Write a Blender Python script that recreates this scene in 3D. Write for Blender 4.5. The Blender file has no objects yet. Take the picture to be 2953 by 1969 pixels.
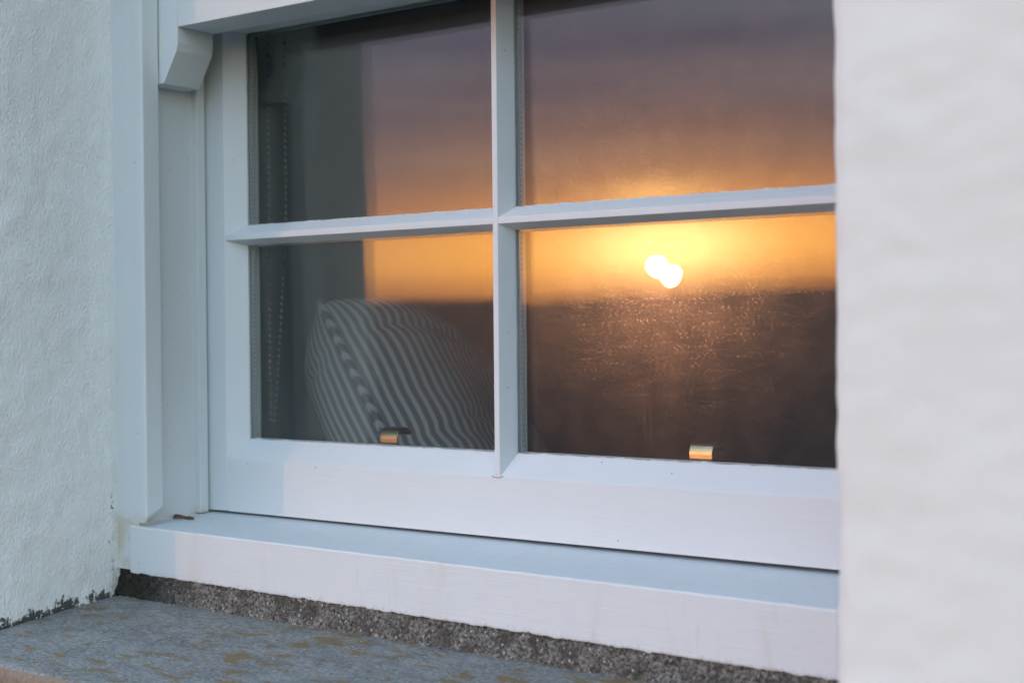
import bpy, bmesh, math, random
from mathutils import Vector, Matrix, noise
R = math.radians
random.seed(7)
scene = bpy.context.scene
COL = scene.collection

# ------------------------------------------------------------------ camera
cam_data = bpy.data.cameras.new('camera')
cam = bpy.data.objects.new('camera', cam_data)
COL.objects.link(cam)
yaw, pitch, roll = R(35.628), R(-0.516), R(-0.509)
fw = Vector((-math.sin(yaw)*math.cos(pitch), math.cos(yaw)*math.cos(pitch), math.sin(pitch)))
rt = fw.cross(Vector((0, 0, 1))).normalized()
up = rt.cross(fw)
rt2 = rt*math.cos(roll) + up*math.sin(roll)
up2 = up*math.cos(roll) - rt*math.sin(roll)
m = Matrix((rt2, up2, -fw)).transposed().to_4x4()
m.translation = Vector((1.49898, -1.36705, 0.24810))
cam.matrix_world = m
cam_data.lens = 50.07
cam_data.sensor_width = 36
cam_data.clip_start = 0.05
cam_data.clip_end = 200000
cam_data.dof.use_dof = True
cam_data.dof.focus_distance = 1.70
cam_data.dof.aperture_fstop = 4.2
scene.camera = cam

# ------------------------------------------------------------------ light
SUN_AZ, SUN_EL = 29.3, 0.80          # degrees: left of the outward wall normal (-Y), above the sea
sun_dir = Vector((-math.sin(R(SUN_AZ))*math.cos(R(SUN_EL)), -math.cos(R(SUN_AZ))*math.cos(R(SUN_EL)), math.sin(R(SUN_EL))))
sd = bpy.data.lights.new('sun', 'SUN')
sd.energy = 0.055                     # a sun almost gone, seen through haze; the view is exposed up three stops
sd.color = (1.0, 0.40, 0.19)
sd.angle = R(0.53)
sun = bpy.data.objects.new('sun', sd)
COL.objects.link(sun)
sun.rotation_euler = (-sun_dir).to_track_quat('-Z', 'Y').to_euler()

world = bpy.data.worlds.new('World')
scene.world = world
world.use_nodes = True
wt = world.node_tree
wt.nodes.clear()


class NG:
    """small helper to wire node trees"""
    def __init__(self, tree):
        self.t = tree

    def n(self, typ, ins=None, **props):
        nd = self.t.nodes.new(typ)
        for k, v in props.items():
            setattr(nd, k, v)
        for k, v in (ins or {}).items():
            self.set(nd.inputs[k], v)
        return nd

    def set(self, sock, v):
        if isinstance(v, bpy.types.NodeSocket):
            self.t.links.new(v, sock)
        elif isinstance(v, bpy.types.Node):
            self.t.links.new(v.outputs[0], sock)
        else:
            try:
                sock.default_value = v
            except Exception:
                sock.default_value = (*v, 1.0)

    def math(self, op, a, b=0.0, c=None, clamp=False):
        nd = self.n('ShaderNodeMath', {0: a, 1: b}, operation=op, use_clamp=clamp)
        if c is not None:
            self.set(nd.inputs[2], c)
        return nd.outputs[0]

    def ramp(self, fac, stops, mode='LINEAR'):
        nd = self.n('ShaderNodeValToRGB', {'Fac': fac})
        cr = nd.color_ramp
        cr.interpolation = mode
        while len(cr.elements) < len(stops):
            cr.elements.new(0.5)
        for e, (p, c) in zip(cr.elements, stops):
            e.position = p
            e.color = (c, c, c, 1) if isinstance(c, (int, float)) else (*c[:3], 1)
        return nd.outputs['Color']

    def mix(self, fac, a, b, typ='MIX'):
        nd = self.n('ShaderNodeMix', data_type='RGBA', blend_type=typ, clamp_factor=True)
        self.set(nd.inputs['Factor'], fac)
        self.set(nd.inputs['A'], a)
        self.set(nd.inputs['B'], b)
        return nd.outputs['Result']

    def maprange(self, v, a, b, c=0.0, d=1.0, smooth=True):
        nd = self.n('ShaderNodeMapRange', {'Value': v, 'From Min': a, 'From Max': b, 'To Min': c, 'To Max': d})
        nd.interpolation_type = 'SMOOTHSTEP' if smooth else 'LINEAR'
        return nd.outputs[0]

    def noise(self, vec, scale, detail=3.0, rough=0.5, dist=0.0):
        nd = self.n('ShaderNodeTexNoise', {'Vector': vec, 'Scale': scale, 'Detail': detail, 'Roughness': rough, 'Distortion': dist})
        return nd.outputs['Fac']

    def scale(self, vec, s):
        return self.n('ShaderNodeVectorMath', {0: vec, 1: s}, operation='MULTIPLY').outputs[0]


g = NG(wt)
tc = g.n('ShaderNodeTexCoord').outputs['Generated']
sep = g.n('ShaderNodeSeparateXYZ', {0: tc})
el = g.math('MULTIPLY', g.math('ARCSINE', sep.outputs['Z']), 57.2958)
azr = g.math('ARCTAN2', g.math('MULTIPLY', sep.outputs['X'], -1), g.math('MULTIPLY', sep.outputs['Y'], -1))
daz = g.math('SUBTRACT', g.math('MULTIPLY', azr, 57.2958), SUN_AZ)
sky = g.n('ShaderNodeTexSky', sky_type='NISHITA', sun_disc=False, sun_elevation=R(0.8),
          sun_rotation=math.atan2(sun_dir.x, sun_dir.y), air_density=1.0, dust_density=1.2, ozone_density=1.4)
SKY_K = 3.7
overhead = g.mix(1.0, sky.outputs[0], (SKY_K, SKY_K, SKY_K), 'MULTIPLY')
# evening cloud bank: long flat streaks
cv = g.n('ShaderNodeCombineXYZ', {0: g.math('MULTIPLY', daz, 0.035), 1: g.math('MULTIPLY', el, 0.30), 2: 0.3})
streak = g.noise(cv.outputs[0], 1.0, 2.0, 0.45, 0.2)
el2 = g.math('ADD', el, g.math('MULTIPLY', g.math('SUBTRACT', streak, 0.5), 2.4))
el3 = g.math('ADD', el, g.math('MULTIPLY', g.math('SUBTRACT', el2, el), g.maprange(el, 1.0, 6.0)))
K = 8.0
def k8(c):
    return tuple(x/K for x in c)
fe = g.maprange(el3, -2.0, 30.0, 0, 1, False)
def pe(e):
    return (e+2.0)/32.0
warm = g.ramp(fe, [(pe(-2), k8((1.0, .45, .3))), (pe(0), k8((1.7, .62, .32))), (pe(.5), k8((2.9, 1.08, .38))), (pe(1.25), k8((4.7, 1.98, .48))),
                   (pe(2.3), k8((4.8, 2.0, .50))), (pe(3.2), k8((3.0, 1.16, .48))), (pe(3.9), k8((1.85, .80, .54))), (pe(5.2), k8((1.08, .66, .64))),
                   (pe(7), k8((.78, .58, .67))), (pe(8.7), k8((.72, .58, .72))), (pe(10.5), k8((.64, .60, .80))), (pe(15), k8((.62, .72, .92))), (pe(29), k8((.9, 1.15, 1.4)))])
cold = g.ramp(fe, [(pe(-2), k8((.60, .66, .76))), (pe(2), k8((1.05, 1.0, 1.05))), (pe(6), k8((.85, .93, 1.08))), (pe(15), k8((.86, 1.02, 1.25))), (pe(29), k8((1.1, 1.4, 1.7)))])
wmask = g.math('EXPONENT', g.math('MULTIPLY', g.math('POWER', g.math('DIVIDE', daz, 24.0), 2.0), -1.0))
low = g.mix(wmask, cold, warm)
cv2 = g.n('ShaderNodeCombineXYZ', {0: g.math('MULTIPLY', daz, 0.055), 1: g.math('MULTIPLY', el, 0.55), 2: 4.1})
wisp = g.noise(cv2.outputs[0], 1.0, 3.0, 0.55, 0.5)
wv_ = g.maprange(wisp, 0.3, 0.7, 0.78, 1.24, False)
wv_ = g.math('ADD', 1.0, g.math('MULTIPLY', g.math('SUBTRACT', wv_, 1.0), g.maprange(el, 2.5, 6.0)))
KK = g.math('MULTIPLY', wv_, K)
low = g.mix(1.0, low, g.n('ShaderNodeCombineColor', {0: KK, 1: KK, 2: g.math('MULTIPLY', K, g.math('POWER', wv_, 0.6))}).outputs[0], 'MULTIPLY')
def glow(sa, se, e0, col):
    q = g.math('ADD', g.math('POWER', g.math('DIVIDE', daz, sa), 2.0), g.math('POWER', g.math('DIVIDE', g.math('SUBTRACT', el, e0), se), 2.0))
    gg = g.math('EXPONENT', g.math('MULTIPLY', q, -1.0))
    return g.mix(1.0, g.n('ShaderNodeCombineColor', {0: gg, 1: gg, 2: gg}).outputs[0], col, 'MULTIPLY')
low = g.mix(1.0, low, glow(3.2, 1.25, 1.8, (4.5, 3.9, 1.7)), 'ADD')
low = g.mix(1.0, low, glow(11.0, 3.4, 2.2, (2.4, .95, .05)), 'ADD')
q = g.math('ADD', g.math('POWER', g.math('DIVIDE', daz, 1.9), 2.0), g.math('POWER', g.math('DIVIDE', g.math('SUBTRACT', el, 4.15), .28), 2.0))
gw = g.math('MULTIPLY', g.math('EXPONENT', g.math('MULTIPLY', q, -1.0)), g.maprange(wisp, .35, .6, .4, 1.0))
low = g.mix(1.0, low, g.mix(1.0, g.n('ShaderNodeCombineColor', {0: gw, 1: gw, 2: gw}).outputs[0], (5.5, 3.4, .7), 'MULTIPLY'), 'ADD')
# the bank fills the western sky; clear dusk sky above it and round the rest of the horizon
bank = g.math('MULTIPLY', g.maprange(g.math('ABSOLUTE', daz), 92.0, 44.0), g.maprange(el, 34.0, 13.0))
fin = g.mix(bank, overhead, low)
bg = g.n('ShaderNodeBackground', {'Color': fin, 'Strength': 0.125})
wo = g.n('ShaderNodeOutputWorld')
wt.links.new(bg.outputs[0], wo.inputs['Surface'])

vs = scene.view_settings
vs.view_transform = 'Standard'
vs.look = 'None'
vs.exposure = 3.0
vs.gamma = 1.0
vs.use_curve_mapping = False
scene.render.engine = 'CYCLES'
cy = scene.cycles
cy.use_denoising = True
cy.max_bounces = 10
cy.diffuse_bounces = 4
cy.glossy_bounces = 5
cy.transparent_max_bounces = 24
cy.sample_clamp_indirect = 4.0
cy.light_sampling_threshold = 0.0
cy.use_adaptive_sampling = True
cy.adaptive_threshold = 0.016
world.cycles.sampling_method = 'MANUAL'
world.cycles.sample_map_resolution = 512
cy.caustics_reflective = False
cy.caustics_refractive = False
scene.render.film_transparent = False


# ------------------------------------------------------------------ helpers
def link(o, parent=None):
    COL.objects.link(o)
    if parent is not None:
        o.parent = parent
        o.matrix_parent_inverse = parent.matrix_world.inverted()
    return o


def tag(o, label=None, cat=None, group=None, kind=None):
    if label: o['label'] = label
    if cat: o['category'] = cat
    if group: o['group'] = group
    if kind: o['kind'] = kind
    return o


def empty(name, loc, parent=None):
    o = bpy.data.objects.new(name, None)
    o.empty_display_size = 0.05
    COL.objects.link(o)
    o.matrix_world = Matrix.Translation(loc)
    if parent is not None:
        o.parent = parent
        o.matrix_parent_inverse = parent.matrix_world.inverted()
    bpy.context.view_layer.update()
    return o


def finish(bm, name, mat, parent=None, bevel=0.0, seg=2, smooth=False):
    bmesh.ops.recalc_face_normals(bm, faces=bm.faces)
    if bevel > 0:
        ed = [e for e in bm.edges if len(e.link_faces) == 2 and e.calc_face_angle(0) > R(25)]
        bmesh.ops.bevel(bm, geom=ed, offset=bevel, segments=seg, profile=0.6, affect='EDGES', clamp_overlap=True)
    me = bpy.data.meshes.new(name)
    bm.to_mesh(me)
    bm.free()
    if smooth:
        me.polygons.foreach_set('use_smooth', [True]*len(me.polygons))
    me.materials.append(mat)
    o = bpy.data.objects.new(name, me)
    return link(o, parent)


def box(bm, x0, x1, y0, y1, z0, z1):
    v = [bm.verts.new((x, y, z)) for x in (x0, x1) for y in (y0, y1) for z in (z0, z1)]
    for f in ((0, 1, 3, 2), (4, 6, 7, 5), (0, 4, 5, 1), (2, 3, 7, 6), (0, 2, 6, 4), (1, 5, 7, 3)):
        bm.faces.new([v[i] for i in f])


def prism(bm, prof, place, e0, e1):
    """prof: 2-D points; place(p, t) -> 3-D; e0/e1: functions of p giving the start/end along the length"""
    a = [bm.verts.new(place(p, e0(p))) for p in prof]
    b = [bm.verts.new(place(p, e1(p))) for p in prof]
    n = len(prof)
    for i in range(n):
        j = (i+1) % n
        bm.faces.new((a[i], a[j], b[j], b[i]))
    bm.faces.new(a)
    bm.faces.new(b[::-1])


along_x = lambda p, t: (t, p[0], p[1])     # profile (Y,Z)
along_z = lambda p, t: (p[0], p[1], t)     # profile (X,Y)
along_y = lambda p, t: (p[0], t, p[1])     # profile (X,Z)


def tube(bm, pts, rad, n=8, closed=False):
    rings = []
    N = len(pts)
    for i, p in enumerate(pts):
        p = Vector(p)
        a = Vector(pts[(i-1) % N] if closed or i > 0 else pts[0])
        b = Vector(pts[(i+1) % N] if closed or i < N-1 else pts[-1])
        d = (b-a).normalized()
        s = d.cross(Vector((0.31, 0.2, 0.93))).normalized()
        t = d.cross(s)
        r = rad(i) if callable(rad) else rad
        rings.append([bm.verts.new(p + (s*math.cos(2*math.pi*k/n) + t*math.sin(2*math.pi*k/n))*r) for k in range(n)])
    for i in range(N if closed else N-1):
        A, B = rings[i], rings[(i+1) % N]
        for k in range(n):
            bm.faces.new((A[k], A[(k+1) % n], B[(k+1) % n], B[k]))
    if not closed:
        bm.faces.new(rings[0][::-1])
        bm.faces.new(rings[-1])
    return rings


def material(name):
    mt = bpy.data.materials.new(name)
    mt.use_nodes = True
    mt.node_tree.nodes.clear()
    gg = NG(mt.node_tree)
    out = gg.n('ShaderNodeOutputMaterial')
    return mt, gg, out


def principled(gg, out, color, rough=0.5, normal=None, metallic=0.0, spec=0.5):
    ins = {'Base Color': color, 'Roughness': rough, 'Metallic': metallic, 'Specular IOR Level': spec}
    p = gg.n('ShaderNodeBsdfPrincipled', ins)
    if normal is not None:
        gg.set(p.inputs['Normal'], normal)
    gg.t.links.new(p.outputs[0], out.inputs['Surface'])
    return p


def bump(gg, h, strength, dist, normal=None):
    b = gg.n('ShaderNodeBump', {'Height': h, 'Strength': strength, 'Distance': dist})
    if normal is not None:
        gg.set(b.inputs['Normal'], normal)
    return b.outputs[0]


# ------------------------------------------------------------------ materials
def paint(name, axis, base=(.66, .705, .73), stain=False, runs=False):
    """white gloss paint brushed along one axis"""
    mt, gg, out = material(name)
    co = gg.n('ShaderNodeTexCoord').outputs['Object']
    s = {'x': (12, 420, 420), 'z': (420, 420, 12), 'y': (420, 12, 420)}[axis]
    brush = gg.noise(gg.scale(co, s), 1.0, 2.0, 0.6, 0.4)
    lump = gg.noise(co, 60, 3.0, 0.5)
    grain = gg.noise(gg.scale(co, tuple(x*.35 for x in s)), 1.0, 2.0, 0.5, 0.8)
    n1 = bump(gg, gg.math('MULTIPLY', brush, gg.maprange(gg.noise(co, 9, 2, .5), .35, .65, .25, 1.0)), 0.30, 0.0011)
    n2 = bump(gg, lump, 0.12, 0.003, n1)
    n3 = bump(gg, grain, 0.12, 0.0014, n2)
    tone = gg.noise(co, 7.0, 4.0, 0.6)
    col = gg.mix(tone, tuple(x*.95 for x in base), tuple(min(1, x*1.03) for x in base))
    # sparse dark flecks and rubbed dirt
    vor = gg.n('ShaderNodeTexVoronoi', {'Vector': co, 'Scale': 95.0, 'Randomness': 1.0})
    sel = gg.math('GREATER_THAN', gg.n('ShaderNodeSeparateColor', {0: vor.outputs['Color']}).outputs[0], 0.965)
    fl = gg.math('MULTIPLY', sel, gg.math('LESS_THAN', vor.outputs['Distance'], 0.09))
    col = gg.mix(gg.math('MULTIPLY', fl, 0.75), col, (.10, .09, .08))
    dirt = gg.maprange(gg.noise(gg.scale(co, s), 0.16, 5.0, 0.7, 1.2), 0.63, 0.82)
    col = gg.mix(gg.math('MULTIPLY', dirt, 0.16), col, (.42, .38, .30))
    if stain:
        # yellowed damp in the lower corner of the frame and along the joint with the sill
        sp = gg.n('ShaderNodeSeparateXYZ', {0: co})
        wob = gg.math('MULTIPLY', gg.math('SUBTRACT', gg.noise(co, 45, 4, 0.6), 0.5), 0.022)
        low_ = gg.maprange(gg.math('ADD', sp.outputs['Z'], wob), -0.008, 0.012, 1, 0)
        st = gg.math('MULTIPLY', low_, gg.maprange(gg.noise(co, 28, 3, 0.6), 0.40, 0.62))
        col = gg.mix(gg.math('MULTIPLY', st, 0.55), col, (.46, .40, .22))
    if runs:
        # dried runs of paint down the face, weather stains and bare patches along the lower edge
        sp2 = gg.n('ShaderNodeSeparateXYZ', {0: co})
        rn = gg.noise(gg.scale(co, (95, 40, 7)), 1.0, 3, .6, .3)
        n3 = bump(gg, gg.maprange(rn, .60, .72), .35, .0016, n3)
        ws = gg.maprange(gg.noise(gg.scale(co, (22, 20, 5)), 1.0, 4, .65, .4), .52, .74)
        col = gg.mix(gg.math('MULTIPLY', ws, .20), col, (.52, .46, .34))
        hb = gg.math('ADD', sp2.outputs['Z'], gg.math('MULTIPLY', sp2.outputs['X'], .0085))
        ch = gg.math('MULTIPLY', gg.maprange(hb, -.062, -.0715), gg.maprange(gg.noise(co, 150, 4, .7), .52, .60))
        col = gg.mix(gg.math('MULTIPLY', ch, .35), col, (.30, .25, .18))
    principled(gg, out, col, gg.maprange(brush, 0.3, 0.7, 0.38, 0.55), n3, spec=0.4)
    return mt


P_X = paint('white_paint_brushed_along', 'x')
P_Z = paint('white_paint_brushed_upright', 'z')
P_ZS = paint('white_paint_stained', 'z', stain=True)


def plaster_mat(name, ka, kb, tn=(1, 1, 1), flecks=.7):
    mt, gg, out = material(name)
    co = gg.n('ShaderNodeTexCoord').outputs['Object']
    sp = gg.n('ShaderNodeSeparateXYZ', {0: co})
    a = gg.noise(gg.scale(co, (290, 290, 200)), 1.0, 4.0, 0.62, 0.1)
    b = gg.noise(gg.scale(co, (55, 55, 38)), 1.0, 3.0, 0.55, 0.2)
    pit = gg.maprange(gg.noise(co, 420, 2.0, 0.5), 0.60, 0.75)
    h_ = gg.math('ADD', gg.math('MULTIPLY', b, 0.55), gg.math('SUBTRACT', gg.math('POWER', a, 1.4), gg.math('MULTIPLY', pit, 0.12)))
    n3 = bump(gg, h_, ka, kb)
    tone = gg.noise(co, 9, 4, 0.6)
    col = gg.mix(tone, tuple(x*k for x, k in zip((.83, .86, .875), tn)), tuple(x*k for x, k in zip((.87, .89, .90), tn)))
    # black mould that creeps up from the joint with the slate and in the corner by the frame
    h = gg.math('ADD', sp.outputs['Z'], gg.math('MULTIPLY', sp.outputs['Y'], -0.065))      # height above the sloping slate
    nm = gg.math('ADD', gg.math('MULTIPLY', gg.math('SUBTRACT', gg.noise(co, 130, 5, 0.75), 0.5), 2.0), 0.5)
    nm2 = gg.noise(co, 30, 3, 0.6)
    edge = gg.math('ADD', h, gg.math('MULTIPLY', gg.math('SUBTRACT', nm2, 0.5), 0.045))
    low_ = gg.maprange(edge, -0.101, -0.066, 1.0, 0.0)
    spots = gg.maprange(gg.math('ADD', gg.math('MULTIPLY', low_, 0.74), nm), 0.93, 1.08)
    inner = gg.maprange(gg.math('ADD', sp.outputs['Y'], gg.math('MULTIPLY', nm2, 0.02)), -0.150, -0.125)
    inr = gg.math('MULTIPLY', inner, gg.maprange(sp.outputs['Z'], 0.25, -0.06))
    spots2 = gg.maprange(gg.math('ADD', gg.math('MULTIPLY', inr, 0.32), nm), 0.97, 1.10)
    vor = gg.n('ShaderNodeTexVoronoi', {'Vector': co, 'Scale': 60.0})
    sel = gg.math('GREATER_THAN', gg.n('ShaderNodeSeparateColor', {0: vor.outputs['Color']}).outputs[0], 0.95)
    fl = gg.math('MULTIPLY', sel, gg.math('LESS_THAN', vor.outputs['Distance'], 0.07))
    msk = gg.math('MAXIMUM', gg.math('MAXIMUM', spots, spots2), gg.math('MULTIPLY', fl, flecks))
    front = gg.math('GREATER_THAN', sp.outputs['Y'], -0.325)
    col = gg.mix(gg.math('MULTIPLY', gg.math('MULTIPLY', msk, 0.92), front), col, (.025, .024, .018))
    principled(gg, out, col, 0.82, n3, spec=0.25)
    return mt


PLASTER = plaster_mat('rough_white_render', .62, .0052)
SMOOTH_SUNLIT = plaster_mat('smooth_white_render_sunlit_tone', .10, .0040, (.905, .875, .835), 0.0)  # same white paint as the reveal; sunlit tone put into the colour, dimmed and warmed


def slate_mat():
    mt, gg, out = material('weathered_slate')
    co = gg.n('ShaderNodeTexCoord').outputs['Object']
    st = gg.scale(co, (1.0, 1.7, 1.0))
    f = gg.noise(st, 190, 5, 0.8, 0.3)
    md = gg.noise(st, 22, 6, 0.68, 0.9)
    col = gg.mix(gg.maprange(md, .32, .68), (.175, .178, .175), (.295, .298, .285))
    col = gg.mix(gg.math('MULTIPLY', gg.maprange(f, .50, .66), .75), col, (.46, .48, .48))
    col = gg.mix(gg.math('MULTIPLY', gg.maprange(f, .49, .36), .75), col, (.07, .075, .08))
    # ochre lichen in broken patches drawn out along the bed of the stone
    lp = gg.noise(gg.scale(co, (26, 56, 26)), 1.0, 3, 0.5, 0.25)
    br = gg.noise(gg.scale(co, (150, 260, 150)), 1.0, 4, 0.7, 0.2)
    big = gg.noise(co, 6.0, 2, 0.5)
    lsum = gg.math('ADD', gg.math('ADD', lp, gg.math('MULTIPLY', gg.math('SUBTRACT', br, 0.5), 0.55)), gg.math('MULTIPLY', gg.math('SUBTRACT', big, 0.5), 0.40))
    lm = gg.maprange(lsum, 0.535, 0.67)
    lcol = gg.mix(gg.noise(co, 330, 3, .6), (.12, .075, .025), (.34, .22, .085))
    col = gg.mix(gg.math('MULTIPLY', lm, gg.maprange(f, .36, .60, .60, 1.0)), col, lcol)
    # white flecks of paint
    vor = gg.n('ShaderNodeTexVoronoi', {'Vector': gg.scale(co, (1.0, 1.9, 1.0)), 'Scale': 85.0})
    sel = gg.math('GREATER_THAN', gg.n('ShaderNodeSeparateColor', {0: vor.outputs['Color']}).outputs[0], 0.93)
    fl = gg.math('MULTIPLY', sel, gg.math('LESS_THAN', vor.outputs['Distance'], 0.11))
    col = gg.mix(fl, col, (.75, .76, .76))
    # broken front edge: rusty brown stone
    sp = gg.n('ShaderNodeSeparateXYZ', {0: co})
    nz = gg.n('ShaderNodeSeparateXYZ', {0: gg.n('ShaderNodeNewGeometry').outputs['Normal']}).outputs['Z']
    fr = gg.maprange(gg.math('ADD', nz, gg.math('MULTIPLY', gg.math('SUBTRACT', md, .5), .35)), .86, .62)
    bcol = gg.mix(gg.noise(co, 150, 4, .7), (.13, .085, .055), (.42, .33, .26))
    col = gg.mix(fr, col, bcol)
    n1 = bump(gg, md, 0.5, 0.006)
    n2 = bump(gg, f, 0.75, 0.0030, n1)
    principled(gg, out, col, 0.7, n2, spec=0.35)
    return mt


def mortar_mat():
    mt, gg, out = material('old_cement_mortar')
    co = gg.n('ShaderNodeTexCoord').outputs['Object']
    a = gg.noise(co, 260, 5, 0.75, 0.3)
    b = gg.noise(co, 32, 4, 0.65, 0.6)
    col = gg.mix(gg.maprange(a, .36, .66), (.045, .041, .036), (.34, .325, .30))
    col = gg.mix(gg.maprange(b, .42, .66, 0, .75), col, (.075, .068, .058))
    vor = gg.n('ShaderNodeTexVoronoi', {'Vector': gg.scale(co, (1.0, 1.0, .8)), 'Scale': 260.0})
    sel = gg.math('GREATER_THAN', gg.math('ADD', gg.n('ShaderNodeSeparateColor', {0: vor.outputs['Color']}).outputs[0], gg.math('MULTIPLY', gg.math('SUBTRACT', b, .5), .5)), 0.84)
    fl = gg.math('MULTIPLY', sel, gg.maprange(vor.outputs['Distance'], 0.46, 0.26))
    col = gg.mix(gg.math('MULTIPLY', fl, .8), col, gg.mix(vor.outputs['Color'], (.26, .23, .21), (.62, .61, .60)))
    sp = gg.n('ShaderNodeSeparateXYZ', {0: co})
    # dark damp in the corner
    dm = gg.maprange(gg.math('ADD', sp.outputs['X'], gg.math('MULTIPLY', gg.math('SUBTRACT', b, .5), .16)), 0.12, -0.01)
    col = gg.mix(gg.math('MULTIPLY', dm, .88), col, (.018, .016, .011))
    n1 = bump(gg, a, 0.8, 0.004)
    n2 = bump(gg, vor.outputs['Distance'], 0.4, 0.002, n1)
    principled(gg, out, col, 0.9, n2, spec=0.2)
    return mt


def glass_mat():
    """clear thin sheet: Schlick reflection on both faces, a trace of dust and salt"""
    mt, gg, out = material('window_glass')
    geo = gg.n('ShaderNodeNewGeometry')
    co = gg.n('ShaderNodeTexCoord').outputs['Object']
    # slight waviness of float glass
    wv = gg.noise(gg.scale(co, (3.0, 3.0, 4.5)), 1.0, 2.0, 0.5)
    nb = bump(gg, wv, 0.012, 0.01)
    d = gg.n('ShaderNodeVectorMath', {0: geo.outputs['Incoming'], 1: geo.outputs['Normal']}, operation='DOT_PRODUCT').outputs['Value']
    c = gg.math('SUBTRACT', 1.0, gg.math('ABSOLUTE', d), clamp=True)
    fr = gg.math('ADD', 0.042, gg.math('MULTIPLY', gg.math('POWER', c, 5.0), 0.958))
    tr = gg.n('ShaderNodeBsdfTransparent', {'Color': (.975, .985, .982, 1)})
    gl = gg.n('ShaderNodeBsdfGlossy', {'Color': (1, 1, 1, 1), 'Roughness': 0.0, 'Normal': nb})
    m1 = gg.n('ShaderNodeMixShader', {0: fr})
    gg.t.links.new(tr.outputs[0], m1.inputs[1])
    gg.t.links.new(gl.outputs[0], m1.inputs[2])
    # salt and dust: fine specks that scatter light about the mirror direction
    du = gg.n('ShaderNodeBsdfGlossy', {'Color': (.95, .95, .95, 1), 'Roughness': 0.19})
    speck = gg.n('ShaderNodeTexVoronoi', {'Vector': co, 'Scale': 330.0})
    sel = gg.math('POWER', gg.n('ShaderNodeSeparateColor', {0: speck.outputs['Color']}).outputs[0], 6.0)
    sp = gg.math('MULTIPLY', sel, gg.maprange(speck.outputs['Distance'], 0.42, 0.10))
    smear = gg.noise(gg.scale(co, (40, 40, 25)), 1.0, 3, 0.6, 0.5)
    fac = gg.math('ADD', gg.math('MULTIPLY', smear, 0.0085), gg.math('MULTIPLY', sp, gg.math('ADD', 0.018, gg.math('MULTIPLY', smear, 0.068))))
    m2 = gg.n('ShaderNodeMixShader', {0: fac})
    gg.t.links.new(m1.outputs[0], m2.inputs[1])
    gg.t.links.new(du.outputs[0], m2.inputs[2])
    gg.t.links.new(m2.outputs[0], out.inputs['Surface'])
    return mt


def simple(name, col, rough=0.6, metallic=0.0, nscale=None, nstr=0.2, ndist=.002, vary=0.12, spec=.5):
    mt, gg, out = material(name)
    co = gg.n('ShaderNodeTexCoord').outputs['Object']
    nz = gg.noise(co, nscale or 40, 4, .6)
    c = gg.mix(nz, tuple(x*(1-vary) for x in col), tuple(min(1, x*(1+vary)) for x in col))
    principled(gg, out, c, rough, bump(gg, nz, nstr, ndist), metallic, spec)
    return mt


def spacer_mat():
    mt, gg, out = material('aluminium_spacer')
    co = gg.n('ShaderNodeTexCoord').outputs['Object']
    sp = gg.n('ShaderNodeSeparateXYZ', {0: co})
    fz = gg.math('FRACT', gg.math('MULTIPLY', gg.math('ADD', sp.outputs['Z'], sp.outputs['X']), 160.0))
    dot = gg.math('MULTIPLY', gg.math('LESS_THAN', gg.math('ABSOLUTE', gg.math('SUBTRACT', fz, .5)), .17),
                  gg.math('LESS_THAN', gg.math('ABSOLUTE', gg.math('SUBTRACT', sp.outputs['Y'], .0315)), .0010))
    col = gg.mix(dot, (.40, .43, .45), (.72, .74, .76))
    principled(gg, out, col, 0.5, None, 0.0, .5)
    return mt


def ticking_mat():
    mt, gg, out = material('ticking_stripe_cotton')
    uv = gg.n('ShaderNodeUVMap', uv_map='UVMap').outputs[0]
    sp = gg.n('ShaderNodeSeparateXYZ', {0: uv})
    co = gg.n('ShaderNodeTexCoord').outputs['Object']
    wob = gg.math('MULTIPLY', gg.math('SUBTRACT', gg.noise(co, 18, 2, .5), .5), 0.15)
    f = gg.math('FRACT', gg.math('ADD', gg.math('MULTIPLY', sp.outputs['Y'], 1.0), wob))
    t = gg.math('ABSOLUTE', gg.math('SUBTRACT', f, .5))
    s1 = gg.maprange(t, 0.19, 0.25)
    col = gg.mix(s1, (.31, .33, .31), (.10, .105, .12))
    w = gg.n('ShaderNodeTexNoise', {'Vector': gg.scale(co, (900, 900, 900)), 'Scale': 1.0})
    principled(gg, out, col, 0.9, bump(gg, w.outputs['Fac'], .25, .001), spec=.1)
    return mt


def sea_mat():
    mt, gg, out = material('sea_water')
    co = gg.n('ShaderNodeTexCoord').outputs['Object']
    a = gg.noise(gg.scale(co, (.9, .9, .9)), 1.0, 4, .6, .4)
    b = gg.noise(gg.scale(co, (.12, .12, .12)), 1.0, 4, .6, .6)
    n2 = bump(gg, gg.math('ADD', a, gg.math('MULTIPLY', b, .5)), 0.25, 0.25)
    p = principled(gg, out, (.030, .040, .047), 0.62, n2, spec=.17)
    p.inputs['IOR'].default_value = 1.33
    return mt


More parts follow.
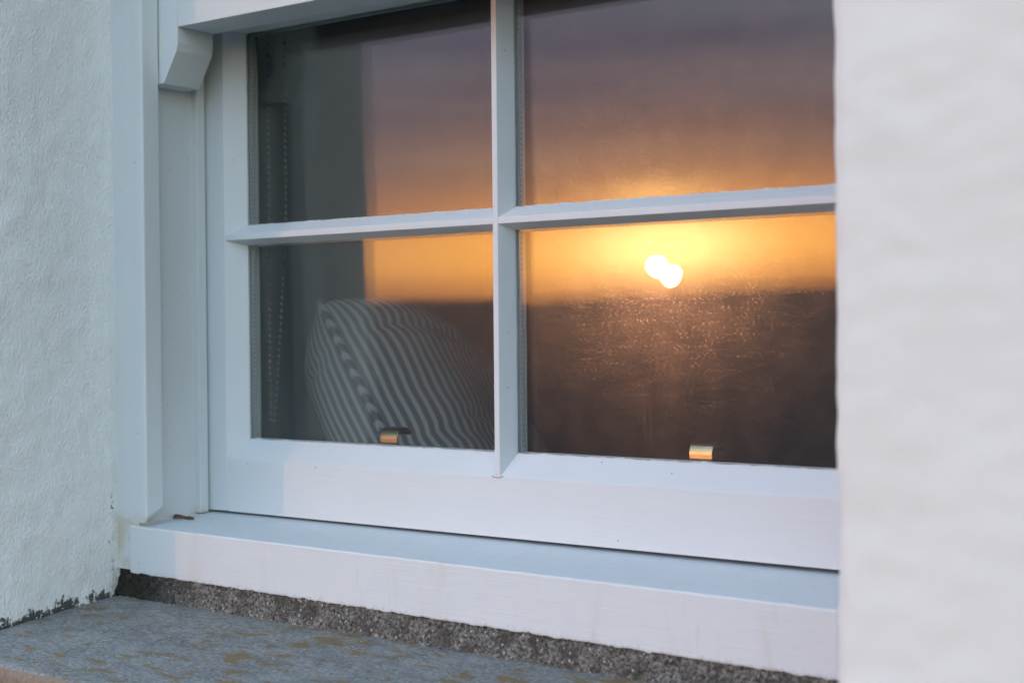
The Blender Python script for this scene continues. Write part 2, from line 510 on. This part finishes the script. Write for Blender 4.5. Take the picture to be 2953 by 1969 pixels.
SLATE, MORTAR, GLASS, SPACER = slate_mat(), mortar_mat(), glass_mat(), spacer_mat()
TICKING, SEA = ticking_mat(), sea_mat()
GRASS = simple('cliff_top_turf', (.045, .055, .025), .9, nscale=6, nstr=.6, ndist=.05, vary=.5, spec=.1)
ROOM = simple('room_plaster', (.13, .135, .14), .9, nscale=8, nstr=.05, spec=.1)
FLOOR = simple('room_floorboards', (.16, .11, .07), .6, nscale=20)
BRASS = simple('tarnished_brass', (.46, .37, .23), .27, 1.0, nscale=90, nstr=.06, vary=.15)
CHAIN = simple('white_plastic_beads', (.17, .19, .20), .5)
BLIND = simple('blind_fabric', (.40, .40, .38), .9, nscale=300)
LEAF = simple('dry_leaf', (.16, .075, .03), .8, nscale=200, nstr=.5, vary=.4)
DARK = simple('dirt_filled_crack', (.03, .022, .016), .9)
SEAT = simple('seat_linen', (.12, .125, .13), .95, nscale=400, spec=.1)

# ------------------------------------------------------------------ setting: sea, ground, room
bm = bmesh.new()
bmesh.ops.create_circle(bm, cap_ends=True, radius=60000, segments=96, matrix=Matrix.Translation((0, 0, -24)))
tag(finish(bm, 'sea', SEA), kind='structure')

bm = bmesh.new()      # cliff-top turf with an uneven edge
N = 60
xs = [-60 + 120*i/N for i in range(N+1)]
rows = []
ys = [12, 6, 2, -1, -3, -5, -6.5]
for y in ys:
    rows.append([bm.verts.new((x, y, -1.05 - .05*max(0, -y) + .06*noise.noise(Vector((x*.4, y*.4, 0))))) for x in xs])
edge = [-9.0 - .9*noise.noise(Vector((x*.13, 3, 0))) for x in xs]
rows.append([bm.verts.new((x, e, -1.55 + .2*noise.noise(Vector((x*.7, e, 0))))) for x, e in zip(xs, edge)])
rows.append([bm.verts.new((x, e-1.5, -5.0)) for x, e in zip(xs, edge)])
rows.append([bm.verts.new((x, e-9, -26)) for x, e in zip(xs, edge)])
for a, b in zip(rows, rows[1:]):
    for i in range(N):
        bm.faces.new((a[i], a[i+1], b[i+1], b[i]))
tag(finish(bm, 'ground', GRASS, smooth=True), kind='structure')

# room behind the window
WX0, WX1 = -0.047, 1.038         # render-to-render width of the opening
IN = 0.30                        # inner face of the wall
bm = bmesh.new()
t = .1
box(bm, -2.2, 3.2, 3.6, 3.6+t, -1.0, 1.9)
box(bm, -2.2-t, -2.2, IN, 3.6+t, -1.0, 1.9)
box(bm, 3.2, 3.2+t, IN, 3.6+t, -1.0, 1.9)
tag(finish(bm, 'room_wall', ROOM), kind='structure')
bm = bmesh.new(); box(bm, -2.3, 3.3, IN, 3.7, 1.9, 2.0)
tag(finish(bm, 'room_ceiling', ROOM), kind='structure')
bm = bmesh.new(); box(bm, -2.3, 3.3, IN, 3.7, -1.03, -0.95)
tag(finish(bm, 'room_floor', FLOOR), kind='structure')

# ------------------------------------------------------------------ cottage wall with the window opening
house = empty('cottage_wall', (0.5, -0.335, -1.0))
tag(house, 'thick white rough-rendered cottage wall around the sash window', 'wall', kind='thing')


def fbm(p, s, o=3):
    return noise.fractal(Vector(p)*s, 0.9, 2.1, o)


def pier(profile, zs, name, mat):
    """profile: (x,y) points swept up the heights zs and roughened like hand-laid render"""
    b = bmesh.new()
    prev = None
    for z in zs:
        ring = []
        for i, (x, y, nx, ny, am) in enumerate(profile):
            d = am*(fbm((x, y, z), 11)*.0024 + fbm((x, y, z+5), 45)*.0016 + fbm((x+3, y, z), 3.0, 2)*.0045)
            zz = z
            if z == zs[0]:
                zz = -0.1015 + 0.065*(y+.10) + fbm((x, y*1.0, 1.7), 40)*.0035 if zs[0] < -.05 and abs(x) < 2.0 and y > -.5 else z
            if z == zs[0] and (x < -.115 or x > 1.175):
                zz = -.17                      # beyond the slate the face runs on down over the wall below
            ring.append(b.verts.new((x + nx*d, y + ny*d, zz)))
        if prev:
            for i in range(len(ring)-1):
                b.faces.new((prev[i], prev[i+1], ring[i+1], ring[i]))
        prev = ring
    return finish(b, name, mat, house, smooth=True)


def frange(a, b, step):
    n = max(1, int(round(abs(b-a)/step)))
    return [a + (b-a)*i/n for i in range(n+1)]


def make_profile(xin, xout, sgn, fy=-.335, r=.020, amp=1.0):
    """reveal from the frame out to the rounded corner, then along the face of the wall; sgn=+1: opening lies to +X"""
    pr = []
    for y in frange(-.085, fy+r, .005):
        k = (y+.085)/(fy+r+.085)
        pr.append((xin + (xout-xin)*k**1.5, y, sgn, 0, 1.0 if y < -.132 else .45))
    cx = xout - sgn*r
    for a in frange(8, 90, 9):
        pr.append((cx + sgn*r*math.cos(R(a)), fy + r - r*math.sin(R(a)), sgn*math.cos(R(a)), -math.sin(R(a)), 1.0))
    x = cx
    step = .006
    for i in range(60):
        x -= sgn*step
        step *= 1.07
        pr.append((x, fy, 0, -1, 1.0))
    return [(a, b, c, d, e*amp) for a, b, c, d, e in pr]


ZL = [-.125] + frange(-.118, .95, .007) + frange(.97, 1.37, .02)
left = pier(make_profile(-.047, -.037, 1), ZL, 'pier', PLASTER)
left['label'] = 'rough white reveal beside the left of the window'
right = pier(make_profile(1.040, 1.059, -1, amp=.6), ZL, 'pier', SMOOTH_SUNLIT)
right['label'] = 'smooth blurred white wall to the right of the window'


def facing(name, x0, x1, z0, z1, y=-.335):
    b = bmesh.new()
    nx, nz = max(2, int((x1-x0)/.03)), max(2, int((z1-z0)/.03))
    g_ = [[b.verts.new((x0+(x1-x0)*i/nx, y - .004*fbm((i*.03, 1, j*.03), 6), z0+(z1-z0)*j/nz)) for i in range(nx+1)] for j in range(nz+1)]
    for j in range(nz):
        for i in range(nx):
            b.faces.new((g_[j][i], g_[j][i+1], g_[j+1][i+1], g_[j+1][i]))
    return finish(b, name, PLASTER, house, smooth=True)


bm = bmesh.new()   # lintel over the opening and wall above
box(bm, -4.4, 5.4, -.334, IN, 1.37, 2.6)
finish(bm, 'lintel', PLASTER, house, bevel=.015)
facing('apron', -4.4, 5.4, -1.2, -.155, -.330)
bm = bmesh.new()   # solid core behind the render, keeps daylight out of the room
box(bm, -4.4, -.075, -.320, IN, -1.2, 1.37)
box(bm, 1.085, 5.4, -.320, IN, -1.2, 1.37)
box(bm, -.074, 1.084, -.320, IN, -1.2, -.155)
finish(bm, 'wall_core', ROOM, house)

# cement bed between timber sill and slate
ZS = lambda x: -0.0088 - 0.0050*x        # top front edge of the timber sill
ZB = lambda x: -0.0712 - 0.0085*x        # its bottom front edge
bm = bmesh.new()
nx, nz = 420, 16
grid = []
for j in range(nz+1):
    k = j/nz
    row = []
    for i in range(nx+1):
        x = -.06 + 1.11*i/nx
        z0 = -.1045 - .0075*x
        z1 = ZB(x) + .004
        z = z0 + (z1-z0)*k
        y = -.1285 + .006*k - .0030*fbm((x, 0, z), 60) - .0026*fbm((x, 2, z), 190) - .003*math.exp(-k*9)
        row.append(bm.verts.new((x, y, z - (.006 if j == 0 else 0))))
    grid.append(row)
for j in range(nz):
    for i in range(nx):
        bm.faces.new((grid[j][i], grid[j][i+1], grid[j+1][i+1], grid[j+1][i]))
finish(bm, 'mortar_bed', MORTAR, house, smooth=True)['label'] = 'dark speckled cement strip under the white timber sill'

# slate slab
slate = None
bm = bmesh.new()
NXS, NYS = 150, 44
g_ = []
ytop = frange(-.05, -.405, .355/NYS)
for j, y in enumerate(ytop):
    row = []
    for i in range(NXS+1):
        x = -.12 + 1.30*i/NXS
        z = -.0985 + .068*(y+.05) - .0050*max(0, x) + .0012*fbm((x, y, 0), 20) + .0009*fbm((x, y, 4), 70)
        row.append(bm.verts.new((x, y, z)))
    g_.append(row)
for dy, dz in ((-.0045, -.0030), (-.008, -.0085), (-.0085, -.018), (-.006, -.028), (.010, -.032), (.35, -.032)):
    row = []
    for i in range(NXS+1):
        x = -.12 + 1.30*i/NXS
        rr = .0035*fbm((x, dz*4, 9), 22) + .0018*fbm((x, dz*9, 2), 90)
        row.append(bm.verts.new((x, -.405 + dy + rr, -.0985 + .068*(-.355) - .0050*max(0, x) + dz + rr*.4)))
    g_.append(row)
for a, b in zip(g_, g_[1:]):
    for i in range(NXS):
        bm.faces.new((a[i], a[i+1], b[i+1], b[i]))
for c in (0, NXS):
    bm.faces.new([r[c] for r in g_])
slate = finish(bm, 'slate_sill', SLATE, smooth=True)
tag(slate, 'grey slate sill slab with ochre lichen below the window', 'sill', kind='thing')

# ------------------------------------------------------------------ sash window
win = empty('sash_window', (0.495, -0.05, -0.09))
tag(win, 'white painted timber sash window reflecting the sunset over the sea', 'window', kind='thing')
XR = 1.001                       # right edge of the sashes
MIR = lambda x: XR - x

# --- frame: outer linings, pulley stiles, beads, timber sill, head
for side in (0, 1):
    fx = (lambda x: x) if side == 0 else MIR
    def bxx(b, x0, x1, *r):
        a, c = sorted((fx(x0), fx(x1)))
        box(b, a, c, *r)
    bm = bmesh.new()
    bxx(bm, -.062, -.0015, -.1250, -.099, -.068, 1.36)
    finish(bm, 'outer_lining', P_ZS, win, bevel=.0010)
    # staff bead with a lamb's-tongue foot stopped above the sill
    bm = bmesh.new()
    prof = [(-.0015, -.099), (-.0015, -.1262), (.0125, -.1268), (.0150, -.1262), (.0160, -.1240), (.0160, -.099)]
    foot = lambda p: -.004 + .020*max(0, min(1, (p[1]+.1268)/.010))**.6 if p[0] > .01 else -.004
    prism(bm, [(fx(p[0]), p[1]) for p in prof], along_z, lambda p: foot((p[0] if side == 0 else MIR(p[0]), p[1])), lambda p: 1.36)
    finish(bm, 'staff_bead', P_ZS, win, bevel=.0007)
    bm = bmesh.new()
    bxx(bm, -.075, -.010, -.0988, .072, -.070, 1.36)
    finish(bm, 'pulley_stile', P_ZS, win)
    bm = bmesh.new()
    bxx(bm, -.012, .0000, -.0190, -.0035, -.003, 1.36)
    finish(bm, 'parting_bead', P_ZS, win, bevel=.0016, seg=3)
bm = bmesh.new()
box(bm, -.075, XR+.075, -.1252, .16, 1.3605, 1.42)
finish(bm, 'window_head', P_X, win)

# timber sill with a ragged, over-painted bottom edge
bm = bmesh.new()
nx = 300
prof_n = None
rings = []
for i in range(nx+1):
    x = -.0178 + (XR + .0178*2)*i/nx
    rag = .0016*fbm((x, 0, 0), 55) + .0010*fbm((x, 3, 0), 190)
    top = ZS(x) + .0004*fbm((x, 1, 5), 30)
    bot = ZB(x) + rag
    back = -.0036 - .0022*x
    ring = [(-.1262, bot), (-.1268, bot+.002), (-.1268, top-.0022), (-.1262, top-.0006), (-.1245, top), (.12, back + .0060), (.12, bot), (-.118, bot+.0005)]
    # keep the slope of the top straight from the front edge to under the sash
    ring[5] = (.12, top + (back-top)/.1245*.2445)
    rings.append([bm.verts.new((x, y, z)) for y, z in ring])
for a, b in zip(rings, rings[1:]):
    for k in range(8):
        bm.faces.new((a[k], a[(k+1) % 8], b[(k+1) % 8], b[k]))
bm.faces.new(rings[0]); bm.faces.new(rings[-1])
finish(bm, 'timber_sill', paint('white_paint_sill', 'x', runs=True), win)

# --- lower sash
GY = 0.022                        # outer glass plane
low = empty('lower_sash', (0.495, 0.0, 0.0), win)
CX, CXg = 0.0329, 0.0565          # stile: flat face ends, chamfer meets the glass
RZ, RZg = 0.0720, 0.0987          # bottom rail
BXL, BXR = 0.4924, 0.4997         # middle bar face
BGL, BGR = 0.4818, 0.5103         # ... at the glass
HZ0, HZ1 = 0.3728, 0.3806         # cross bar face
HG0, HG1 = 0.3660, 0.3934
TZ, TZg = 0.664, 0.6575           # meeting rail underside: front, at the glass
SB = 0.058                        # back of sash

def chamfer_profile(a, ag, outer):
    """(across, Y): from the outside edge to the glass rebate and back"""
    return [(outer, 0), (a, 0), (ag, GY-.0004), (ag-(.004 if ag > a else -.004), GY), (ag-(.004 if ag > a else -.004), .042), (ag, .0424), (a+(ag-a)*.4, SB), (outer, SB)]

for side in (0, 1):
    fx = (lambda x: x) if side == 0 else MIR
    pr = [(fx(x), y) for x, y in chamfer_profile(CX, CXg, -.008)]
    inv = fx
    mit = lambda p: (0.0 if inv(p[0]) <= CX+1e-6 else RZ + (inv(p[0])-CX)*(RZg-RZ)/(CXg-CX))
    bm = bmesh.new()
    prism(bm, pr, along_z, mit, lambda p: .685)
    finish(bm, 'stile', P_Z, low, bevel=.0007)
bm = bmesh.new()
prR = [(y, z) for z, y in chamfer_profile(RZ, RZg, 0.0)]
mx = lambda p: (CX+.0007 if p[1] <= RZ+1e-6 else CX + .0003 + (p[1]-RZ)*(CXg-CX)/(RZg-RZ))
prism(bm, prR, along_x, mx, lambda p: XR - mx(p))
bottom_rail = finish(bm, 'bottom_rail', P_X, low, bevel=.0007)
bm = bmesh.new()
prT = [(0.0, .702), (0.0, TZ), (GY-.0004, TZg), (GY, TZg+.004), (.042, TZg+.004), (.0424, TZg), (SB, TZ), (SB, .702)]
prism(bm, prT, along_x, lambda p: CX, lambda p: XR-CX)
finish(bm, 'meeting_rail', P_X, low, bevel=.0007)
# middle bar, upright
bm = bmesh.new()
prB = [(BXL, 0), (BXR, 0), (BGR, GY-.0004), (BGR-.004, GY), (BGR-.004, .042), (BGR, .0424), (BXR, SB), (BXL, SB), (BGL, .0424), (BGL+.004, .042), (BGL+.004, GY), (BGL, GY-.0004)]
prism(bm, prB, along_z, lambda p: RZ-.0004, lambda p: .67)
finish(bm, 'glazing_bar', P_Z, low, bevel=.0007)
# cross bars, one on each side of it
for x0, x1 in ((CX+.0006, .4960), (.4961, XR-CX-.0006)):
    bm = bmesh.new()
    prH = [(.0006, HZ0), (.0006, HZ1), (GY-.0004, HG1), (GY, HG1-.004), (.042, HG1-.004), (.0424, HG1), (SB-.0006, HZ1), (SB-.0006, HZ0), (.0424, HG0), (.042, HG0+.004), (GY, HG0+.004), (GY-.0004, HG0)]
    prism(bm, prH, along_x, lambda p: x0, lambda p: x1)
    finish(bm, 'glazing_bar', P_X, low, bevel=.0007)
# hairline crack where the bar meets the bottom rail
bm = bmesh.new()
pts = []
for k in range(15):
    a = math.pi*(0.10 + 0.80*k/14)
    pts.append((.4962 - .0085*math.cos(a), -.0002, .0722 + .0035 - .0048*math.sin(a)**.6))
tube(bm, pts, .00035, 5)
crack = finish(bm, 'paint_crack', DARK, low)

# sealed double-glazed units: outer sheet, inner sheet, perforated spacer
TILT = 0.72
def sheet(name, x0, x1, z0, z1, y, parent, tilt, yw, twist=0.0):
    b = bmesh.new()
    n = 10
    hx, hz = (x1-x0)/2, (z1-z0)/2
    def pt(i, j, s_):
        x, z = hx*(2*i/n-1), hz*(2*j/n-1)
        return b.verts.new((x, s_*.0015 - z*math.tan(R(twist))*x/hx, z))
    A = [[pt(i, j, -1) for i in range(n+1)] for j in range(n+1)]
    B = [[pt(i, j, 1) for i in range(n+1)] for j in range(n+1)]
    for j in range(n):
        for i in range(n):
            b.faces.new((A[j][i], A[j][i+1], A[j+1][i+1], A[j+1][i]))
            b.faces.new((B[j][i], B[j+1][i], B[j+1][i+1], B[j][i+1]))
    o = finish(b, name, GLASS, smooth=True)
    o.location = ((x0+x1)/2, y, (z0+z1)/2)
    # outward normal leans slightly down (top edge tipped out) and sideways; old panes are never quite flat
    o.rotation_euler = (R(tilt), 0, R(yw))
    o.parent = parent
    o.matrix_parent_inverse = parent.matrix_world.inverted()
    return o

units = [(CXg, BGL, RZg, HG0), (BGR, XR-CXg, RZg, HG0), (CXg, BGL, HG1, TZg), (BGR, XR-CXg, HG1, TZg)]
extra = [(.10, .16), (.236, .28), (.08, .12), (.20, .24)]
TW = [0.0, .11, 0.0, .09]
e_ = .0032
for (x0, x1, z0, z1), (dt, dyw), tw in zip(units, extra, TW):
    sheet('pane', x0-e_, x1+e_, z0-e_, z1+e_, .0248, low, TILT, 0.0, tw)
    sheet('pane', x0-e_, x1+e_, z0-e_, z1+e_, .0392, low, TILT+dt, dyw, tw)
    b = bmesh.new()
    s = .0016
    w = .004
    box(b, x0-w, x0+s, .0288, .0348, z0-w, z1+w)
    box(b, x1-s, x1+w, .0288, .0348, z0-w, z1+w)
    box(b, x0+s, x1-s, .0288, .0348, z0-w, z0+s)
    box(b, x0+s, x1-s, .0288, .0348, z1-s, z1+w)
    finish(b, 'spacer', SPACER, low)

# ragged line of paint and old putty run over on to the glass round each opening
PUTTY = simple('overrun_paint', (.60, .62, .62), .6, nscale=400, nstr=.4, vary=.25)
for q_, (x0, x1, z0, z1) in enumerate(units):
    b = bmesh.new()
    yy = .0212
    def edge(p0, p1, nrm, seed, amp):
        L_ = (Vector(p1)-Vector(p0)).length
        n_ = int(L_/.0022)
        prev = None
        for i in range(n_+1):
            k = i/n_
            x = p0[0]+(p1[0]-p0[0])*k
            z = p0[1]+(p1[1]-p0[1])*k
            a_ = amp*max(0.0, .30 + .9*noise.noise(Vector((k*L_*38, seed, q_*7))) + .7*noise.noise(Vector((k*L_*170, seed+3, q_*7))))
            o_ = b.verts.new((x - nrm[0]*.003, yy, z - nrm[1]*.003))
            i_ = b.verts.new((x + nrm[0]*a_, yy + .0016, z + nrm[1]*a_))
            if prev: b.faces.new((prev[0], o_, i_, prev[1]))
            prev = (o_, i_)
    edge((x0, z0), (x1, z0), (0, 1), 1.0, .0022)
    edge((x0, z1), (x1, z1), (0, -1), 2.0, .0014)
    edge((x0, z0), (x0, z1), (1, 0), 3.0, .0009)
    edge((x1, z0), (x1, z1), (-1, 0), 4.0, .0009)
    finish(b, 'putty_line', PUTTY, low)
# flake of bare filler where the horn meets the bead
b = bmesh.new()
fl_ = [(.0168, .606), (.0190, .609), (.0196, .617), (.0188, .622), (.0206, .630), (.0212, .640), (.0198, .6455), (.0172, .646)]
b.faces.new([b.verts.new((x, -.0974, z)) for x, z in fl_])
ex = bmesh.ops.extrude_face_region(b, geom=list(b.faces))
for v_ in [x for x in ex['geom'] if isinstance(x, bmesh.types.BMVert)]:
    v_.co.y += .0006
flake_bm = b

# brass lifts hooked over the inside of the bottom rail
def sash_lift(xc):
    b = bmesh.new()
    wdt = .0145
    prof = [(.0585, .060), (.0585, .092)]
    for a in frange(180, 20, 12):
        prof.append((.0585 + .0155 + .0155*math.cos(R(a)), .1045 + .0155*math.sin(R(a))))
    th = .0022
    pts_in = []
    for i, (y, z) in enumerate(prof):
        a = Vector(prof[max(0, i-1)]); c = Vector(prof[min(len(prof)-1, i+1)])
        d = (c-a).normalized()
        pts_in.append((y + d.y*th, z - d.x*th))
    n = len(prof)
    V = []
    for sx in (-1, 1):
        V.append([[b.verts.new((xc+sx*wdt*(1.0), y, z)) for y, z in prof], [b.verts.new((xc+sx*wdt*(1.0), y, z)) for y, z in pts_in]])
    for i in range(n-1):
        b.faces.new((V[0][0][i], V[1][0][i], V[1][0][i+1], V[0][0][i+1]))
        b.faces.new((V[0][1][i], V[0][1][i+1], V[1][1][i+1], V[1][1][i]))
        for s_ in (0, 1):
            b.faces.new((V[s_][0][i], V[s_][0][i+1], V[s_][1][i+1], V[s_][1][i]))
    for i in (0, n-1):
        b.faces.new((V[0][0][i], V[0][1][i], V[1][1][i], V[1][0][i]))
    return finish(b, 'sash_lift', BRASS, low, smooth=False, bevel=.0005)

sash_lift(.2760)
sash_lift(.7370)

# --- upper sash, outside the lower one
upp = empty('upper_sash', (0.495, -0.06, 0.65), win)
UY0, UY1 = -.0970, -.0350
UX = .0530
UZ = .6480
for side in (0, 1):
    fx = (lambda x: x) if side == 0 else MIR
    bm = bmesh.new()
    prism(bm, [(fx(x), y) for x, y in ((-.008, UY0), (UX-.022, UY0), (UX, UY0+.020), (UX, UY1), (-.008, UY1))], along_z, lambda p: .706, lambda p: 1.34)
    finish(bm, 'stile', P_Z, upp, bevel=.0007)
    bm = bmesh.new()   # stile foot and shaped horn below the meeting rail
    pr = [(-.006, .7055), (UX, .7055), (UX, .6480), (.0520, .6270), (.0500, .6170), (.0255, .5790), (.0240, .5768), (-.006, .5768)]
    prism(bm, [(fx(x), z) for x, z in pr], along_y, lambda p: UY0, lambda p: UY1)
    finish(bm, 'horn', P_Z, upp, bevel=.0010, seg=2)
finish(flake_bm, 'filler_flake', simple('bare_filler', (.78, .74, .62), .8, nscale=300, vary=.2), upp)
bm = bmesh.new()
prU = [(UY0, UZ), (UY0, .690), (UY0+.020, .706), (UY1, .706), (UY1, UZ)]
prism(bm, prU, along_x, lambda p: UX+.0004, lambda p: XR-UX-.0004)
finish(bm, 'meeting_rail', P_X, upp, bevel=.0007)
bm = bmesh.new()
box(bm, -.008, XR+.008, UY0, UY1, 1.3005, 1.359)
finish(bm, 'top_rail', P_X, upp, bevel=.001)
bm = bmesh.new()
prism(bm, [(BXL, UY0), (BXR, UY0), (BGR, UY0+.020), (BGR, UY1), (BGL, UY1), (BGL, UY0+.020)], along_z, lambda p: .7065, lambda p: 1.30)
finish(bm, 'glazing_bar', P_Z, upp, bevel=.0007)
for x0, x1 in ((UX+.001, .4960), (.4961, XR-UX-.001)):
    bm = bmesh.new()
    prism(bm, [(UY0+.0006, .998), (UY0+.0006, 1.006), (UY0+.02, 1.016), (UY1-.0006, 1.016), (UY1-.0006, .988), (UY0+.02, .988)], along_x, lambda p: x0, lambda p: x1)
    finish(bm, 'glazing_bar', P_X, upp, bevel=.0007)
for x0, x1 in ((UX-.003, BGL+.003), (BGR-.003, XR-UX+.003)):
    for z0, z1 in ((.703, .991), (1.013, 1.303)):
        sheet('pane', x0, x1, z0, z1, UY0+.0245, upp, .3, 0)
        sheet('pane', x0, x1, z0, z1, UY0+.0385, upp, .45, .2)

# ------------------------------------------------------------------ roller blind with its bead chain
blind = empty('roller_blind', (0.05, .12, 1.30))
tag(blind, 'roller blind whose thin bead chain hangs behind the glass beside the frame', 'blind')
bm = bmesh.new()
tube(bm, [(-.005, .125, 1.30), (.995, .125, 1.30)], .022, 24)
finish(bm, 'roller_tube', BLIND, blind, smooth=True)
for x in (-.009, .997):
    bm = bmesh.new(); box(bm, x, x+.003, .09, .165, 1.27, 1.36)
    finish(bm, 'bracket', CHAIN, blind)
bm = bmesh.new()
CHX = .045
def chain_pts():
    out = []
    zt, zb = 1.28, .112
    for z in frange(zt, zb+.010, .0092):
        k = (z-zb)/(zt-zb)
        out.append((CHX - .0035 + .004*k, .076 + .003*k, z))
    for z in frange(zb+.008, zt, .0092):
        k = (z-zb)/(zt-zb)
        s_ = min(1, (z-zb)/.30)
        out.append((CHX - .002 + .0230*s_**.7 + .003*k, .080 + .006*s_, z))
    return out
cp = chain_pts()
for p in cp:
    bmesh.ops.create_icosphere(bm, subdivisions=1, radius=.0025, matrix=Matrix.Translation(p))
tube(bm, cp, .00022, 4)
finish(bm, 'bead_chain', CHAIN, blind, smooth=True)

# ------------------------------------------------------------------ window seat and striped cushion
bm = bmesh.new()
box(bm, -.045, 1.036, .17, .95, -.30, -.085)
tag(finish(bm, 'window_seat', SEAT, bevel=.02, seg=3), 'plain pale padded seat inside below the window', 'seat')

def cushion():
    S, T = .43, .125
    dview = Vector((-.66, .75, 0))
    u = Vector((.60, -.08, -.80)).normalized()                 # along the piped edge, down to the right
    v = (dview*.95 + Vector((.75, .66, 0))*.20 + Vector((0, 0, .16)))
    v = (v - u*v.dot(u)).normalized()                          # from that edge into the room
    w = u.cross(v).normalized()
    org = Vector((.134, .155, .180))                           # a point on the edge that faces the glass
    C0 = org + v*(S/2) + u*(.070)
    b = bmesh.new()
    uvl = b.loops.layers.uv.new('UVMap')
    n = 44
    def P(a, c, s):
        x = a*S/2*math.sqrt(1 - .06*c*c)
        y = c*S/2*math.sqrt(1 - .06*a*a)
        prof = max(0, (1-a**4)*(1-c**4))**.5
        q = Vector((x, y, s*.1))
        h = s*T*prof
        dd = .012*noise.noise(q*9) + .003*noise.noise(q*24 + Vector((3, 1, 0)))
        for x0, k_, dp in ((-.075, .28, .008), (.020, -.20, .007), (.100, .15, .006)):      # creases across the stripes
            dd -= dp*math.exp(-((x - x0 - k_*y)/.010)**2)
        p = C0 + u*x + v*y + w*(h + s*dd*min(1, prof*1.6))
        return p, (x, y)
    for s in (-1, 1):
        G = []
        for i in range(n+1):
            a = math.sin((i/n*2-1)*math.pi/2)
            row, run, last = [], 0.0, None
            for j in range(n+1):
                c = math.sin((j/n*2-1)*math.pi/2)
                p, q = P(a, c, s)
                if last is not None: run += (p-last).length
                last = p
                row.append((b.verts.new(p), (q[0], run)))
            G.append(row)
        mid = [r[1][1] for r in G[n//2]]                     # stripes follow the weave, evenly spaced along the surface
        for i in range(n):
            for j in range(n):
                cells = [(G[i][j], j), (G[i+1][j], j), (G[i+1][j+1], j+1), (G[i][j+1], j+1)]
                if s < 0: cells = cells[::-1]
                f = b.faces.new([x[0][0] for x in cells])
                f.smooth = True
                for lp, x in zip(f.loops, cells):
                    lp[uvl].uv = (x[0][1][0]/.0140, (.25*x[0][1][1] + .75*mid[x[1]])/.0140 + .3)
    bmesh.ops.remove_doubles(b, verts=b.verts, dist=.0003)
    root = empty('striped_cushion', C0 - Vector((0, 0, S/2)))
    tag(root, 'grey and cream ticking-striped cushion leaning behind the window glass', 'cushion')
    finish(b, 'cushion_cover', TICKING, root, smooth=True)
    # bias-cut piping round the edge
    pts = []
    for k in range(4):
        for i in range(30):
            t_ = math.sin((i/30*2-1)*math.pi/2)
            a, c = [(t_, -1), (1, t_), (-t_, 1), (-1, -t_)][k]
            pts.append(P(a, c, 0)[0])
    b = bmesh.new()
    uvl = b.loops.layers.uv.new('UVMap')
    N_ = 10
    rings = tube(b, pts, .0068, N_, closed=True)
    L = [0]
    for i in range(len(pts)):
        L.append(L[-1] + (pts[(i+1) % len(pts)]-pts[i]).length)
    idx = {v_: (i, k) for i, r in enumerate(rings) for k, v_ in enumerate(r)}
    for f in b.faces:
        ii = [idx[v_][0] for v_ in f.verts]
        wrap = max(ii)-min(ii) > 10
        kk = [idx[v_][1] for v_ in f.verts]
        kwrap = max(kk)-min(kk) > 3
        for lp in f.loops:
            i, k = idx[lp.vert]
            l = L[-1] if (wrap and i == 0) else L[i]
            if kwrap and k == 0: k = N_
            lp[uvl].uv = (0, l/.030 + k/N_*1.2)
    finish(b, 'piping', TICKING, root, smooth=True)
    return root

cushion()

# ------------------------------------------------------------------ dead leaf blown into the corner of the sill
bm = bmesh.new()
lx, ly = .010, -.060
pts = [(-.020, .002, .0022), (-.012, -.003, .0050), (-.003, -.001, .0042), (.004, .003, .0016), (.010, .001, .0030), (.017, .003, .0022), (.021, .001, .0016)]
wd = [.0012, .0032, .0028, .0010, .0026, .0024, .0008]
A, B, Cc = [], [], []
for (x, y, z), w_ in zip(pts, wd):
    zb = ZS(lx) + (ly+y+.1245)/.1245*.0055
    A.append(bm.verts.new((lx+x, ly+y-w_, zb+z*.3)))
    B.append(bm.verts.new((lx+x+.0006, ly+y, zb+z+.0012)))
    Cc.append(bm.verts.new((lx+x, ly+y+w_, zb+z*.55)))
for r0, r1 in ((A, B), (B, Cc)):
    for i in range(len(pts)-1):
        bm.faces.new((r0[i], r0[i+1], r1[i+1], r1[i]))
ex = bmesh.ops.extrude_face_region(bm, geom=list(bm.faces))
for v_ in [x for x in ex['geom'] if isinstance(x, bmesh.types.BMVert)]:
    v_.co.z += .0006
tag(finish(bm, 'dead_leaf', LEAF, smooth=True), 'small curled brown dead leaf in the corner of the timber sill', 'leaf')
